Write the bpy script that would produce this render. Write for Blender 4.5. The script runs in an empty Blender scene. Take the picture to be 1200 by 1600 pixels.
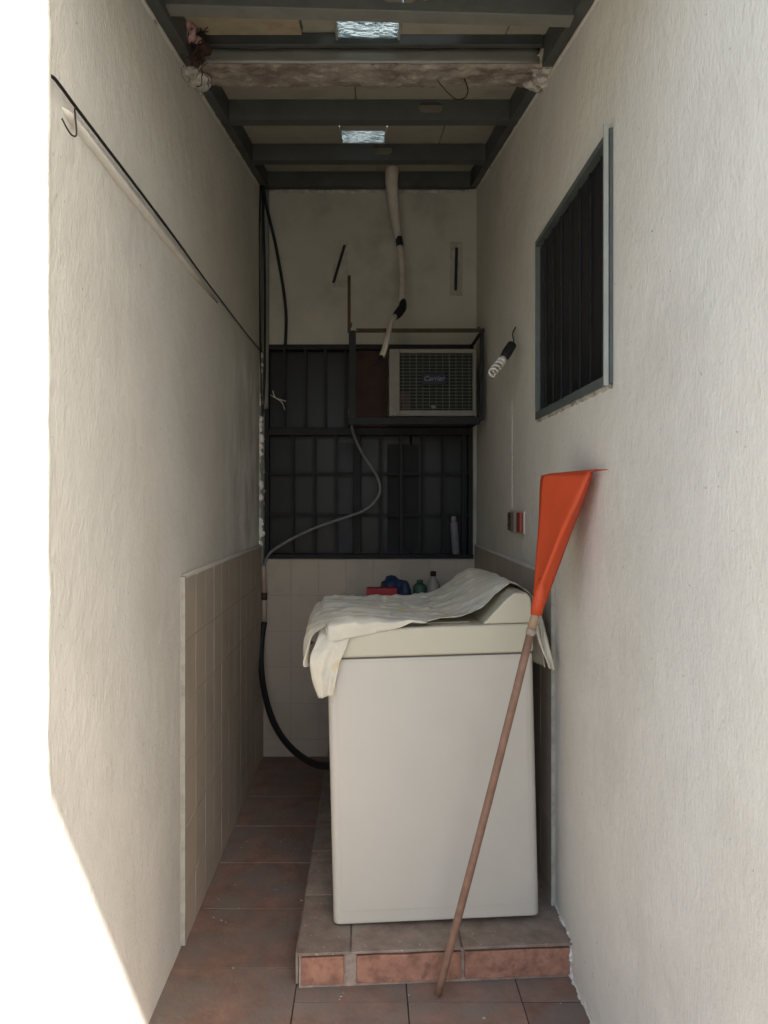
import bpy, bmesh, math, random
from mathutils import Vector, Matrix, noise
random.seed(7)
R = math.radians
scene = bpy.context.scene
C = scene.collection

# ------------------------------------------------------------------ camera
CAMZ = 1.45
cam_d = bpy.data.cameras.new('camera'); cam = bpy.data.objects.new('camera', cam_d); C.objects.link(cam)
cam.location = (0, 0, CAMZ); cam.rotation_euler = (R(90), 0, 0)
cam_d.sensor_width = 36; cam_d.sensor_fit = 'AUTO'; cam_d.lens = 27.0
cam_d.shift_x = 25/1600; cam_d.shift_y = -15/1600
cam_d.clip_start = 0.02; cam_d.clip_end = 500
scene.camera = cam
# ------------------------------------------------------------------ world and sun
SUN = Vector((-.615, .722, -1.0)).normalized()
w = bpy.data.worlds.new('World'); scene.world = w; w.use_nodes = True
wn = w.node_tree; wn.nodes.clear()
sky = wn.nodes.new('ShaderNodeTexSky'); sky.sky_type = 'NISHITA'; sky.sun_disc = False
sky.sun_elevation = math.asin(-SUN.z); sky.sun_rotation = math.atan2(-SUN.x, -SUN.y)
sky.dust_density = 3.0; sky.ozone_density = 1.0
bg = wn.nodes.new('ShaderNodeBackground'); bg.inputs[1].default_value = 0.15
wo = wn.nodes.new('ShaderNodeOutputWorld')
wn.links.new(sky.outputs[0], bg.inputs[0]); wn.links.new(bg.outputs[0], wo.inputs[0])
sd = bpy.data.lights.new('sun', 'SUN'); sd.energy = 5.0; sd.angle = R(0.6); sd.color = (1.0, .985, .96)
so = bpy.data.objects.new('sun', sd); C.objects.link(so); so.rotation_euler = SUN.to_track_quat('-Z', 'Y').to_euler()
scene.view_settings.view_transform = 'Standard'; scene.view_settings.look = 'None'
scene.view_settings.exposure = 1.66; scene.view_settings.gamma = 1.0
scene.view_settings.use_curve_mapping = False
scene.cycles.max_bounces = 14; scene.cycles.diffuse_bounces = 9; scene.cycles.glossy_bounces = 4
scene.cycles.transmission_bounces = 8; scene.cycles.transparent_max_bounces = 8
scene.cycles.caustics_reflective = False; scene.cycles.caustics_refractive = False
scene.cycles.use_denoising = True

def P(x, y, Y):
    """a point of the place at depth Y that the photograph shows at pixel x, y"""
    return Vector(((x-575)/1200*Y, Y, CAMZ-(y-785)/1200*Y))

# ------------------------------------------------------------------ materials
def mat(name, col, rough=.8, vary=.15, scale=6, tint=None, tint_amt=.5, tint_scale=3, tint_lo=.5, tint_hi=.65,
        bump=0, bscale=60, bstretch=(1,1,1), metallic=0, spec=.3, speck=None, speck_scale=40, speck_th=.72, bump2=0, b2scale=8, transl=0):
    m = bpy.data.materials.new(name); m.use_nodes = True
    n, l = m.node_tree.nodes, m.node_tree.links
    b = n['Principled BSDF']; b.inputs['Roughness'].default_value = rough; b.inputs['Metallic'].default_value = metallic
    b.inputs['Specular IOR Level'].default_value = spec
    geo = n.new('ShaderNodeNewGeometry'); oi = n.new('ShaderNodeObjectInfo')
    pos = geo.outputs['Position']
    def noise_(sc, stretch=(1,1,1), det=4, rg=.6):
        mp = n.new('ShaderNodeMapping'); mp.inputs['Scale'].default_value = stretch; l.new(pos, mp.inputs[0])
        t = n.new('ShaderNodeTexNoise'); t.inputs['Scale'].default_value = sc; t.inputs['Detail'].default_value = det
        t.inputs['Roughness'].default_value = rg; l.new(mp.outputs[0], t.inputs['Vector']); return t.outputs[0]
    def mix(a, bb, f, mode='MIX'):
        x = n.new('ShaderNodeMix'); x.data_type = 'RGBA'; x.blend_type = mode
        for k, v in ((6, a), (7, bb)):
            if isinstance(v, (tuple, list)): x.inputs[k].default_value = (*v, 1)
            else: l.new(v, x.inputs[k])
        if isinstance(f, float): x.inputs[0].default_value = f
        else: l.new(f, x.inputs[0])
        return x.outputs[2]
    def ramp(v, lo, hi, a=0, c=1):
        r_ = n.new('ShaderNodeMapRange'); l.new(v, r_.inputs[0]); r_.inputs[1].default_value = lo; r_.inputs[2].default_value = hi
        r_.inputs[3].default_value = a; r_.inputs[4].default_value = c; return r_.outputs[0]
    lo = tuple(c*(1-vary) for c in col); hi = tuple(min(1, c*(1+vary)) for c in col)
    c = mix(lo, hi, ramp(noise_(scale), .3, .7))
    if tint: c = mix(c, tint, ramp(noise_(tint_scale, det=6), tint_lo, tint_hi, 0, tint_amt))
    if speck: c = mix(c, speck, ramp(noise_(speck_scale, det=2), speck_th, speck_th+.04, 0, .8))
    hv = n.new('ShaderNodeHueSaturation'); l.new(c, hv.inputs['Color'])
    l.new(ramp(oi.outputs['Random'], 0, 1, 1-vary*.45, 1+vary*.45), hv.inputs['Value']); c = hv.outputs[0]
    l.new(c, b.inputs['Base Color'])
    nrm = None
    for amt, sc, st in ((bump, bscale, bstretch), (bump2, b2scale, (1,1,1))):
        if amt:
            bp = n.new('ShaderNodeBump'); bp.inputs['Strength'].default_value = 1; bp.inputs['Distance'].default_value = amt
            l.new(noise_(sc, st, 5), bp.inputs['Height'])
            if nrm: l.new(nrm, bp.inputs['Normal'])
            nrm = bp.outputs[0]
    if nrm: l.new(nrm, b.inputs['Normal'])
    if transl:
        tr = n.new('ShaderNodeBsdfTranslucent'); l.new(c, tr.inputs[0]); ms = n.new('ShaderNodeMixShader'); ms.inputs[0].default_value = transl
        l.new(b.outputs[0], ms.inputs[1]); l.new(tr.outputs[0], ms.inputs[2]); l.new(ms.outputs[0], n['Material Output'].inputs[0])
    return m

M = {}
M['stucco'] = mat('white_stucco', (.625,.60,.53), .9, .05, 2.2, tint=(.52,.49,.42), tint_amt=.6, tint_scale=2.4, tint_lo=.48, tint_hi=.72,
                  bump=.0026, bscale=105, bstretch=(1,1,.5), speck=(.30,.27,.23), speck_scale=60, speck_th=.725, bump2=.0055, b2scale=16)
def limewash():
    m = M['stucco'].copy(); m.name = 'left_stucco_with_limewash'; n, l = m.node_tree.nodes, m.node_tree.links; b = n['Principled BSDF']
    src = b.inputs['Base Color'].links[0].from_socket; g = n.new('ShaderNodeNewGeometry'); sp = n.new('ShaderNodeSeparateXYZ'); l.new(g.outputs['Position'], sp.inputs[0])
    def rng(v, a, c_, lo=0, hi=1):
        q = n.new('ShaderNodeMapRange'); q.interpolation_type = 'SMOOTHSTEP'; l.new(v, q.inputs[0])
        for k, t in zip((1,2,3,4), (a, c_, lo, hi)): q.inputs[k].default_value = t
        return q.outputs[0]
    def mul(a, c_):
        q = n.new('ShaderNodeMath'); q.operation = 'MULTIPLY'; l.new(a, q.inputs[0]); l.new(c_, q.inputs[1]); return q.outputs[0]
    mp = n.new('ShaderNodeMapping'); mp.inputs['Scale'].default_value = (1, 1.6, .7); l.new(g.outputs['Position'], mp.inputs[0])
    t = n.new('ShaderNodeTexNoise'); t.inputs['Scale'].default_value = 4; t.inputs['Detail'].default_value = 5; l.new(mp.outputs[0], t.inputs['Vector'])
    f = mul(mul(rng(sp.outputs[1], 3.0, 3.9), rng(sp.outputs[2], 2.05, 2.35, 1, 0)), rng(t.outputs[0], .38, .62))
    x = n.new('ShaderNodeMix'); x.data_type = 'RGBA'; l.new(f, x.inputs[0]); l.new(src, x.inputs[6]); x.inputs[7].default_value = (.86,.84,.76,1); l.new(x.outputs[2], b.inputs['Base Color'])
    return m
M['leftstucco'] = limewash()
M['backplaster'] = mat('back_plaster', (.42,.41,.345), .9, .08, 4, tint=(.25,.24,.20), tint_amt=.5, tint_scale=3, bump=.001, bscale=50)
M['patch'] = mat('pale_patch', (.37,.355,.30), .95, .12, 20, tint=(.24,.23,.2), tint_amt=.6, tint_scale=22)
M['rough'] = mat('broken_plaster', (.42,.40,.35), .95, .3, 22, tint=(.2,.15,.12), tint_amt=.8, tint_scale=18, bump=.01, bscale=45)
M['cream_tile'] = mat('cream_wall_tile', (.44,.375,.295), .55, .05, 5, tint=(.35,.30,.235), tint_amt=.5, tint_scale=4, spec=.3)
M['grout'] = mat('tile_grout', (.37,.325,.26), .95, .1, 20)
M['terracotta'] = mat('terracotta_tile', (.225,.138,.102), .75, .25, 11, tint=(.19,.16,.135), tint_amt=.8, tint_scale=6, tint_lo=.40, tint_hi=.60,
                      bump=.0022, bscale=70, speck=(.42,.36,.30), speck_scale=34, speck_th=.745, spec=.25, bump2=.003, b2scale=12)
M['terrafront'] = mat('terracotta_riser', (.30,.15,.10), .8, .3, 26, tint=(.17,.085,.06), tint_amt=.8, tint_scale=24, bump=.002, bscale=60)
M['terratop'] = mat('dusty_terracotta', (.225,.17,.132), .88, .25, 18, tint=(.27,.23,.18), tint_amt=.8, tint_scale=8, bump=.002, bscale=80, speck=(.40,.37,.32), speck_scale=60, speck_th=.68)
M['floorgrout'] = mat('floor_grout', (.04,.034,.03), .95, .3, 25)
M['palegrout'] = mat('pale_mortar', (.30,.235,.185), .95, .3, 30, bump=.006, bscale=50)
M['yard'] = mat('yard_concrete', (.30,.285,.25), .9, .12, 2)
M['steel'] = mat('grey_painted_steel', (.072,.078,.072), .55, .15, 7, tint=(.06,.05,.042), tint_amt=.6, tint_scale=6, bump=.0006, bscale=30, spec=.3)
M['steellit'] = mat('bounce_lit_steel', (.16,.16,.14), .6, .15, 12)  # bounce light from the ground put into the flange colour
M['ceil'] = mat('ceiling_board', (.36,.345,.28), .9, .12, 5, tint=(.24,.21,.16), tint_amt=.6, tint_scale=5)
M['ceilyellow'] = mat('yellowed_board', (.37,.325,.225), .9, .15, 9, tint=(.28,.2,.13), tint_amt=.7, tint_scale=9)
M['concrete'] = mat('rough_concrete', (.35,.315,.26), .95, .25, 14, tint=(.17,.125,.10), tint_amt=.8, tint_scale=9, tint_lo=.45, tint_hi=.6, bump=.008, bscale=40)
M['gloss'] = mat('glossy_pale_paint', (.15,.15,.13), .25, .1, 8, bump=.004, bscale=12, spec=.5)
M['slab'] = mat('roof_concrete', (.35,.33,.3), .9, .1, 3)
M['iron'] = mat('dark_painted_iron', (.012,.012,.013), .6, .3, 15, spec=.25)
M['rust'] = mat('rusty_iron', (.055,.038,.028), .8, .4, 20, tint=(.1,.045,.025), tint_amt=.6, tint_scale=15)
M['pane'] = mat('dark_window_glass', (.0115,.012,.012), .35, .2, 3, spec=.2)
M['curtain'] = mat('grey_curtain', (.075,.075,.08), .9, .15, 6)
M['dark'] = mat('dark_room', (.03,.03,.03), .95, .1, 3)
M['board'] = mat('brown_board', (.06,.035,.026), .8, .25, 10)
M['alu'] = mat('grey_green_aluminium', (.085,.10,.092), .5, .15, 12, spec=.4)
M['alupale'] = mat('pale_aluminium', (.30,.31,.28), .5, .1, 12, spec=.4)
M['acbody'] = mat('beige_metal', (.20,.188,.155), .6, .12, 12, tint=(.14,.11,.085), tint_amt=.5, tint_scale=12)
M['acwire'] = mat('grille_wire', (.085,.088,.07), .6, .15, 20)
M['acrust'] = mat('rusted_fins', (.07,.04,.032), .9, .3, 40)
M['acdark'] = mat('dark_fins', (.022,.026,.02), .8, .2, 30)
M['badge'] = mat('dark_badge', (.018,.018,.028), .6, .05, 10)
M['badgetext'] = mat('badge_lettering', (.16,.16,.18), .6, .05, 10)
M['enamel'] = mat('white_enamel', (.48,.45,.385), .42, .03, 3, tint=(.44,.415,.34), tint_amt=.4, tint_scale=2.5, spec=.4)
M['cream'] = mat('cream_enamel', (.475,.445,.335), .42, .03, 4, tint=(.42,.385,.28), tint_amt=.4, tint_scale=4, spec=.4)
M['gap'] = mat('dark_seam', (.10,.095,.08), .9, .1, 10)  # dark line in the joint between cabinet and deck
M['cloth'] = mat('old_cotton_sheet', (.70,.655,.53), .95, .08, 8, tint=(.58,.60,.54), tint_amt=.8, tint_scale=3.5, tint_lo=.45, tint_hi=.62, bump=.003, bscale=90,
                 speck=(.62,.5,.28), speck_scale=7, speck_th=.66, transl=.2)
M['orange'] = mat('orange_plastic', (.70,.10,.033), .42, .06, 5, tint=(.5,.075,.03), tint_amt=.4, tint_scale=5, spec=.35, transl=.3)
M['handle'] = mat('brown_stick', (.205,.12,.08), .6, .2, 30, tint=(.2,.10,.07), tint_amt=.6, tint_scale=20)
M['tanstick'] = mat('worn_stick', (.30,.21,.13), .7, .2, 30)
M['black'] = mat('black_rubber', (.014,.014,.014), .6, .2, 20, spec=.3)
M['greyhose'] = mat('grey_hose', (.17,.17,.17), .6, .1, 20)
M['pvc'] = mat('white_pvc', (.50,.46,.39), .55, .08, 12, tint=(.36,.30,.23), tint_amt=.5, tint_scale=9)
M['paintedpvc'] = mat('painted_over_pvc', (.60,.57,.50), .9, .06, 12)
M['greypipe'] = mat('painted_grey_pipe', (.18,.19,.17), .7, .15, 12)
M['pinkpipe'] = mat('pinkish_pipe', (.36,.28,.23), .7, .12, 14)
M['redbrown'] = mat('red_brown_plastic', (.26,.05,.035), .5, .1, 20)
M['brownplate'] = mat('dark_brown_plate', (.10,.075,.055), .6, .1, 20)
M['bulb'] = mat('white_lamp_glass', (.62,.60,.54), .25, .03, 20, spec=.5)
M['red'] = mat('red_packet', (.35,.03,.035), .5, .1, 20)
M['blue'] = mat('blue_packet', (.025,.045,.10), .5, .3, 14, tint=(.09,.12,.13), tint_amt=.6, tint_scale=20)
M['green'] = mat('green_plastic', (.035,.085,.05), .5, .2, 20)
M['clear'] = mat('cloudy_bottle', (.30,.28,.24), .35, .1, 20)
M['can'] = mat('grey_can', (.17,.17,.18), .45, .15, 30)
M['debris'] = mat('dusty_pink_rubble', (.42,.27,.24), .95, .35, 40, bump=.006, bscale=60)
M['rootlets'] = mat('brown_fibres', (.05,.028,.022), .95, .4, 30)
M['housewall'] = mat('neighbour_plaster', (.58,.56,.50), .9, .08, 2, bump=.003, bscale=30)

def glass_mat():
    m = bpy.data.materials.new('glass_block_wavy'); m.use_nodes = True
    n, l = m.node_tree.nodes, m.node_tree.links; b = n['Principled BSDF']
    b.inputs['Transmission Weight'].default_value = 1; b.inputs['Roughness'].default_value = .08; b.inputs['IOR'].default_value = 1.35
    b.inputs['Base Color'].default_value = (.95,.975,.975,1)
    g = n.new('ShaderNodeNewGeometry'); mp = n.new('ShaderNodeMapping'); mp.inputs['Scale'].default_value = (13, 26, 14)
    t = n.new('ShaderNodeTexNoise'); t.inputs['Scale'].default_value = 1.2; t.inputs['Distortion'].default_value = 1.6; t.inputs['Detail'].default_value = 1
    bp = n.new('ShaderNodeBump'); bp.inputs['Distance'].default_value = .02
    l.new(g.outputs['Position'], mp.inputs[0]); l.new(mp.outputs[0], t.inputs['Vector']); l.new(t.outputs[0], bp.inputs['Height']); l.new(bp.outputs[0], b.inputs['Normal'])
    return m
M['glass'] = glass_mat()
def frosted(f_=.92, nm='glass_block_frosted'):
    m = glass_mat(); m.name = nm; n, l = m.node_tree.nodes, m.node_tree.links
    tr = n.new('ShaderNodeBsdfTranslucent'); tr.inputs[0].default_value = (.93,.97,.97,1); ms = n.new('ShaderNodeMixShader'); ms.inputs[0].default_value = f_; m.blend_method = 'HASHED'
    nt = next(q for q in n if q.bl_idname == 'ShaderNodeTexNoise'); cr = n.new('ShaderNodeValToRGB'); l.new(nt.outputs[0], cr.inputs[0]); l.new(cr.outputs[0], tr.inputs[0])
    cr.color_ramp.elements[0].position = .34; cr.color_ramp.elements[0].color = (.14,.18,.19,1); cr.color_ramp.elements[1].position = .48; cr.color_ramp.elements[1].color = (.52,.56,.56,1)
    l.new(n['Principled BSDF'].outputs[0], ms.inputs[1]); l.new(tr.outputs[0], ms.inputs[2]); l.new(ms.outputs[0], n['Material Output'].inputs[0]); return m
M['frost'] = frosted(); M['halffrost'] = frosted(.25, 'glass_block_pressed')

# ------------------------------------------------------------------ mesh helpers
class MB:
    def __init__(s): s.v = []; s.f = []
    def add(s, vs, fs):
        o = len(s.v); s.v += [Vector(v) for v in vs]; s.f += [tuple(i+o for i in f) for f in fs]; return s
    def box(s, lo, hi, ch=0):
        (x0,y0,z0),(x1,y1,z1) = lo, hi
        if not ch:
            return s.add([(x0,y0,z0),(x1,y0,z0),(x1,y1,z0),(x0,y1,z0),(x0,y0,z1),(x1,y0,z1),(x1,y1,z1),(x0,y1,z1)],
                         [(0,3,2,1),(4,5,6,7),(0,1,5,4),(1,2,6,5),(2,3,7,6),(3,0,4,7)])
        bm = bmesh.new(); bmesh.ops.create_cube(bm, size=1)
        for v in bm.verts: v.co = Vector(((x0+x1)/2+v.co.x*(x1-x0), (y0+y1)/2+v.co.y*(y1-y0), (z0+z1)/2+v.co.z*(z1-z0)))
        bmesh.ops.bevel(bm, geom=bm.edges[:], offset=ch, segments=2, profile=.6, affect='EDGES')
        bm.verts.index_update(); s.add([v.co.copy() for v in bm.verts], [tuple(v.index for v in f.verts) for f in bm.faces]); bm.free(); return s
    def tube(s, pts, r, n=8, cap=True):
        pts = [Vector(p) for p in pts]; rs = r if isinstance(r, (list, tuple)) else [r]*len(pts)
        base = len(s.v); up = None
        for i, p in enumerate(pts):
            t = (pts[min(i+1, len(pts)-1)]-pts[max(i-1, 0)]).normalized()
            if up is None:
                a = Vector((0,0,1)) if abs(t.z) < .9 else Vector((1,0,0)); up = t.cross(a).normalized()
            up = (up-t*up.dot(t)).normalized(); q = t.cross(up)
            for k in range(n):
                a = 2*math.pi*k/n; s.v.append(p+(up*math.cos(a)+q*math.sin(a))*rs[i])
        for i in range(len(pts)-1):
            for k in range(n):
                a = base+i*n+k; b_ = base+i*n+(k+1) % n; s.f.append((a, b_, b_+n, a+n))
        if cap:
            s.f.append(tuple(base+k for k in range(n))[::-1]); s.f.append(tuple(base+(len(pts)-1)*n+k for k in range(n)))
        return s
    def prism(s, poly, off):
        """poly: list of 3D points, off: extrusion vector"""
        n = len(poly); off = Vector(off)
        s.add([Vector(p) for p in poly]+[Vector(p)+off for p in poly], [tuple(range(n))[::-1], tuple(range(n, 2*n))]+[(i, (i+1) % n, (i+1) % n+n, i+n) for i in range(n)])
        return s
    def lathe(s, prof, at, n=16, M4=None):
        base = len(s.v)
        for (r, z) in prof:
            for k in range(n):
                a = 2*math.pi*k/n; v = Vector((r*math.cos(a), r*math.sin(a), z))
                if M4: v = M4 @ v
                s.v.append(v+Vector(at))
        for i in range(len(prof)-1):
            for k in range(n):
                a = base+i*n+k; b_ = base+i*n+(k+1) % n; s.f.append((a, b_, b_+n, a+n))
        s.f.append(tuple(base+k for k in range(n))[::-1]); s.f.append(tuple(base+(len(prof)-1)*n+k for k in range(n)))
        return s
    def lump(s, at, rad, seed=0, amp=.35, sub=3, freq=9):
        bm = bmesh.new(); bmesh.ops.create_icosphere(bm, subdivisions=sub, radius=1)
        for v in bm.verts:
            d = v.co.normalized(); p = Vector((d.x*rad[0], d.y*rad[1], d.z*rad[2]))
            v.co = p*(1+amp*noise.noise((p+Vector(at))*freq*3+Vector((seed,0,0)))+amp*.6*noise.noise((p+Vector(at))*freq*9))+Vector(at)
        bm.verts.index_update(); s.add([v.co.copy() for v in bm.verts], [tuple(v.index for v in f.verts) for f in bm.faces]); bm.free(); return s
    def build(s, name, m, parent=None, smooth=False, local=False):
        me = bpy.data.meshes.new(name)
        vs = s.v
        if parent is not None and not local:
            inv = world(parent).inverted(); vs = [inv @ v for v in vs]
        me.from_pydata([tuple(v) for v in vs], [], s.f); me.validate()
        bm = bmesh.new(); bm.from_mesh(me); bmesh.ops.recalc_face_normals(bm, faces=bm.faces[:]); bm.to_mesh(me); bm.free()
        if smooth:
            for p in me.polygons: p.use_smooth = True
        me.materials.append(m); o = bpy.data.objects.new(name, me); C.objects.link(o); o.parent = parent
        return o
def world(o):
    Mx = Matrix.Identity(4); q = o
    while q: Mx = Matrix.LocRotScale(q.location, q.rotation_euler, q.scale) @ Mx; q = q.parent
    return Mx
def tag(o, label=None, cat=None, group=None, kind=None):
    for k, v in (('label', label), ('category', cat), ('group', group), ('kind', kind)):
        if v: o[k] = v
    return o
def empty(name, loc=(0,0,0), label=None, cat=None, group=None, kind=None, rot=(0,0,0)):
    o = bpy.data.objects.new(name, None); C.objects.link(o); o.location = loc; o.rotation_euler = rot; o.empty_display_size = .1
    return tag(o, label, cat, group, kind)
def spline(pts, n=8):
    pts = [Vector(p) for p in pts]; out = []
    for i in range(len(pts)-1):
        p0 = pts[max(i-1,0)]; p1 = pts[i]; p2 = pts[i+1]; p3 = pts[min(i+2, len(pts)-1)]
        for k in range(n):
            t = k/n
            out.append(.5*((2*p1)+(p2-p0)*t+(2*p0-5*p1+4*p2-p3)*t*t+(3*p1-p0-3*p2+p3)*t**3))
    return out+[pts[-1]]
def bevel(o, w=.003, seg=2):
    b = o.modifiers.new('bevel', 'BEVEL'); b.width = w; b.segments = seg; b.limit_method = 'ANGLE'; b.angle_limit = R(40); return o
_tm = {}
def tile(name, parent, lo, hi, m, ch=.0015, jit=.0008):
    """one chamfered tile; alike tiles share mesh data"""
    c = [(a+b)/2 for a, b in zip(lo, hi)]; s = tuple(round(b-a, 4) for a, b in zip(lo, hi)); key = (name, s, m.name)
    if key not in _tm:
        q = MB().box([-d/2 for d in s], [d/2 for d in s], ch); me = bpy.data.meshes.new(name)
        me.from_pydata([tuple(v) for v in q.v], [], q.f); me.materials.append(m); _tm[key] = me
    o = bpy.data.objects.new(name, _tm[key]); C.objects.link(o); o.parent = parent
    thin = s.index(min(s)); wt = name == 'wall_tile'; c[thin] += random.uniform(-jit, jit)*(.35 if wt else 1)
    if parent is not None: c = world(parent).inverted() @ Vector(c)
    o.location = c
    o.rotation_euler = [random.uniform(-.0025, .0025)*(.25 if wt else 1) for _ in range(3)]
    return o

# ------------------------------------------------------------------ measures of the passage
XL, XR, YB = -.61, .62, 4.39
def zr(Y): return 2.81+.186*(Y-2.08)          # underside of the sloped roof steel
DADO, SILL = 1.203, 1.128

# ================================================================== ground and floor
g = MB().add([(-60,-60,-.03),(60,-60,-.03),(60,60,-.03),(-60,60,-.03)], [(0,1,2,3)]).build('ground', M['yard']); tag(g, kind='structure')
fl = empty('floor', (0,0,0), kind='structure')
MB().box((XL-.05,.2,-.028),(XR+.05,4.6,-.0035)).build('grout_bed', M['floorgrout'], fl)
xs = [XL-.02, -.212, .118, .448, XR+.02]
xs = [XL-.02, -.215, .115, .448, XR+.02]
ys = [2.391+.35*k for k in range(-6, 7)]
for i in range(len(xs)-1):
    for j in range(len(ys)-1):
        y0, y1 = ys[j], min(ys[j+1], 4.56)
        if xs[i] > -.3: y0 -= .16; y1 -= .16
        if xs[i] > -.3 and y0 > 2.4: continue
        tile('floor_tile', fl, (xs[i]+.0018, y0+.0025, -.02), (xs[i+1]-.0018, y1-.0025, 0), M['terracotta'], .0012, .0008)

# pale paint and plaster flecks lying on the tiles
q = MB()
for k in range(20):
    x, y = random.uniform(XL+.03, -.24), random.uniform(2.1, 3.6); rr = random.choice((.002,.003,.004,.007)); q.lump((x, y, .0005), (rr, rr*random.uniform(.6,1.4), .0012), k, .5, 1, 20)
for k in range(7):
    x, y = random.uniform(-.2, .6), random.uniform(2.1, 2.27); rr = random.choice((.002,.003,.005)); q.lump((x, y, .0005), (rr, rr, .0012), k, .5, 1, 20)
o = tag(q.build('floor_debris', M['patch'], smooth=True), 'pale flecks of plaster scattered over the terracotta floor', 'debris', None, 'stuff')
# platform under the washing machine
pf = empty('platform', (-.21, 2.287, 0), label='low terracotta tiled step under the washing machine', cat='step')
pa = math.atan2(.055, .83)
def plat(x, y, z):   # local: x along the front edge, y back
    return Vector((-.21+x, 2.287+math.tan(pa)*x*max(0, 1-y/1.2)+y, z))
b = MB(); n = 12
poly = [plat(.004,.006,0), plat(.835,.006,0), plat(.835,2.08,0), plat(.004,2.08,0)]
b.prism(poly, (0,0,.104)); b.build('mortar_core', M['palegrout'], pf)
# front riser tiles
def riser(x0, x1, seed):
    q = MB(); nx = 10; pts = []
    for k in range(nx+1):
        t = x0+(x1-x0)*k/nx; pts.append(t)
    lo = [plat(t, -.006, .012+.003*noise.noise(Vector((t*9,seed,0)))) for t in pts]; hi = [plat(t, -.006, .095+.0025*noise.noise(Vector((t*11,seed,5)))) for t in pts]
    m = len(pts); back = Vector((0,.014,0))
    vs = lo+hi+[v+back for v in lo]+[v+back for v in hi]
    fs = []
    for k in range(m-1):
        fs += [(k,k+1,m+k+1,m+k),(2*m+k,3*m+k,3*m+k+1,2*m+k+1),(m+k,m+k+1,3*m+k+1,3*m+k),(k,2*m+k,2*m+k+1,k+1)]
    fs += [(0,m,3*m,2*m),(m-1,3*m-1,4*m-1,2*m-1)]
    q.add(vs, fs); bevel(q.build('riser_tile', M['terrafront'], pf), .003)
riser(.012,.138,1); riser(.176,.492,2); riser(.502,.825,3)
# top tiles with a slight nosing
for i, (x0, x1) in enumerate(((.0,.155),(.16,.49),(.495,.83))):
    for j in range(7):
        y0, y1 = .33*j-(.0 if j else .012), min(.33*(j+1)-.006, 2.095)
        q = MB().prism([plat(x0,y0,.1045), plat(x1,y0,.1045), plat(x1,y1,.1045), plat(x0,y1,.1045)], (0,0,.0085+random.uniform(-.0008,.0008)))
        bevel(q.build('top_tile', M['terratop'], pf), .0015)
# left side riser tiles
for j in range(6):
    tile('side_tile', pf, (-.2165, 2.30+.335*j, .008), (-.208, 2.63+.335*j, .1035), M['terratop'])

# ================================================================== walls
def dado_tiles(parent, axis, pos, a0, a1, z1, aw, zh, side):
    """axis 'x': wall across; 'y': wall along the passage"""
    na = int(math.ceil((a1-a0)/aw)); rows = []; z = z1
    while z > 0.01: rows.append((max(z-zh, .002), z)); z -= zh
    for i in range(na):
        s0, s1 = a0+i*aw, min(a0+(i+1)*aw, a1)
        if s1-s0 < .02: continue
        for (z0, zt) in rows:
            if zt-z0 < .02: continue
            g_ = .0014
            if axis == 'x': lo, hi = (s0+g_, pos-.010, z0+g_), (s1-g_, pos, zt-g_)
            else: lo, hi = (min(pos, pos+side*.010), s0+g_, z0+g_), (max(pos, pos+side*.010), s1-g_, zt-g_)
            tile('wall_tile', parent, lo, hi, M['cream_tile'])

def ragged(parent, p0, p1, nrm, wid, seed, name='plaster_edge', m=None):
    """an uneven bead of plaster along an edge"""
    q = MB(); n = 60; p0, p1, nrm = Vector(p0), Vector(p1), Vector(nrm); d = (p1-p0); side = d.normalized().cross(nrm)
    vs = []
    for k in range(n+1):
        p = p0+d*k/n
        a = wid*(1+.6*noise.noise(Vector((k*.45,seed,0)))+.5*noise.noise(Vector((k*1.3,seed,3)))); hgt = .005*(1.2+noise.noise(Vector((k*.9,seed,7))))
        vs += [p-side*wid*.6, p+nrm*hgt, p+side*a*.6+nrm*hgt*.7, p+side*a]
    fs = [(4*k+j, 4*k+j+1, 4*k+j+5, 4*k+j+4) for k in range(n) for j in range(3)]
    return q.add(vs, fs).build(name, m or M['stucco'], parent, smooth=True)

def plaster_face(x, y0, y1, z0, z1, parent, side, m, holes=()):
    """gently uneven plastered wall along the passage, as a thick body"""
    q = MB()
    if not holes: q.box((min(x, x-side*.2), y0, z0), (max(x, x-side*.2), y1, z1))
    else:
        h0, h1, k0, k1 = holes
        X0, X1 = min(x, x-side*.2), max(x, x-side*.2)
        q.box((X0,y0,z0),(X1,h0,z1)); q.box((X0,h1,z0),(X1,y1,z1)); q.box((X0,h0,z0),(X1,h1,k0)); q.box((X0,h0,k1),(X1,h1,z1))
    return q.build('plaster', m, parent)

lw = empty('left_wall', (XL, 2.0, 0), label='long white stucco wall on the left, tiled low down towards the back', cat='wall', kind='thing')
plaster_face(XL, 1.444, 4.6, -.02, 3.75, lw, 1, M['leftstucco'])
ragged(lw, (XL-.001, 1.446, 0), (XL-.001, 1.446, 3.2), (1,-.6,0), .013, 33)
MB().box((XL-.002, 2.515, 0), (XL+.0103, YB, DADO-.002)).build('tile_bed', M['grout'], lw)
dado_tiles(lw, 'y', XL+.002, 2.512, YB, DADO, .157, .205, 1)
MB().box((XL-.001, 2.501, .005), (XL+.0145, 2.5105, DADO+.004), .002).build('edge_trim', M['patch'], lw)
ragged(lw, (XL+.006, 2.5, DADO+.003), (XL+.006, YB, DADO+.003), (1,0,0), .016, 3)
# damaged plaster in the far corner and above the tiles
q = MB()
for k in range(26):
    z = 1.22+k*.042+random.uniform(-.01,.01); q.lump((XL+.004, 4.375+random.uniform(-.05,-.02), z), (.012+.010*random.random(), .022, .026), k, .6, 2)
q.build('broken_corner', M['leftstucco'], lw, smooth=True)

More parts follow.
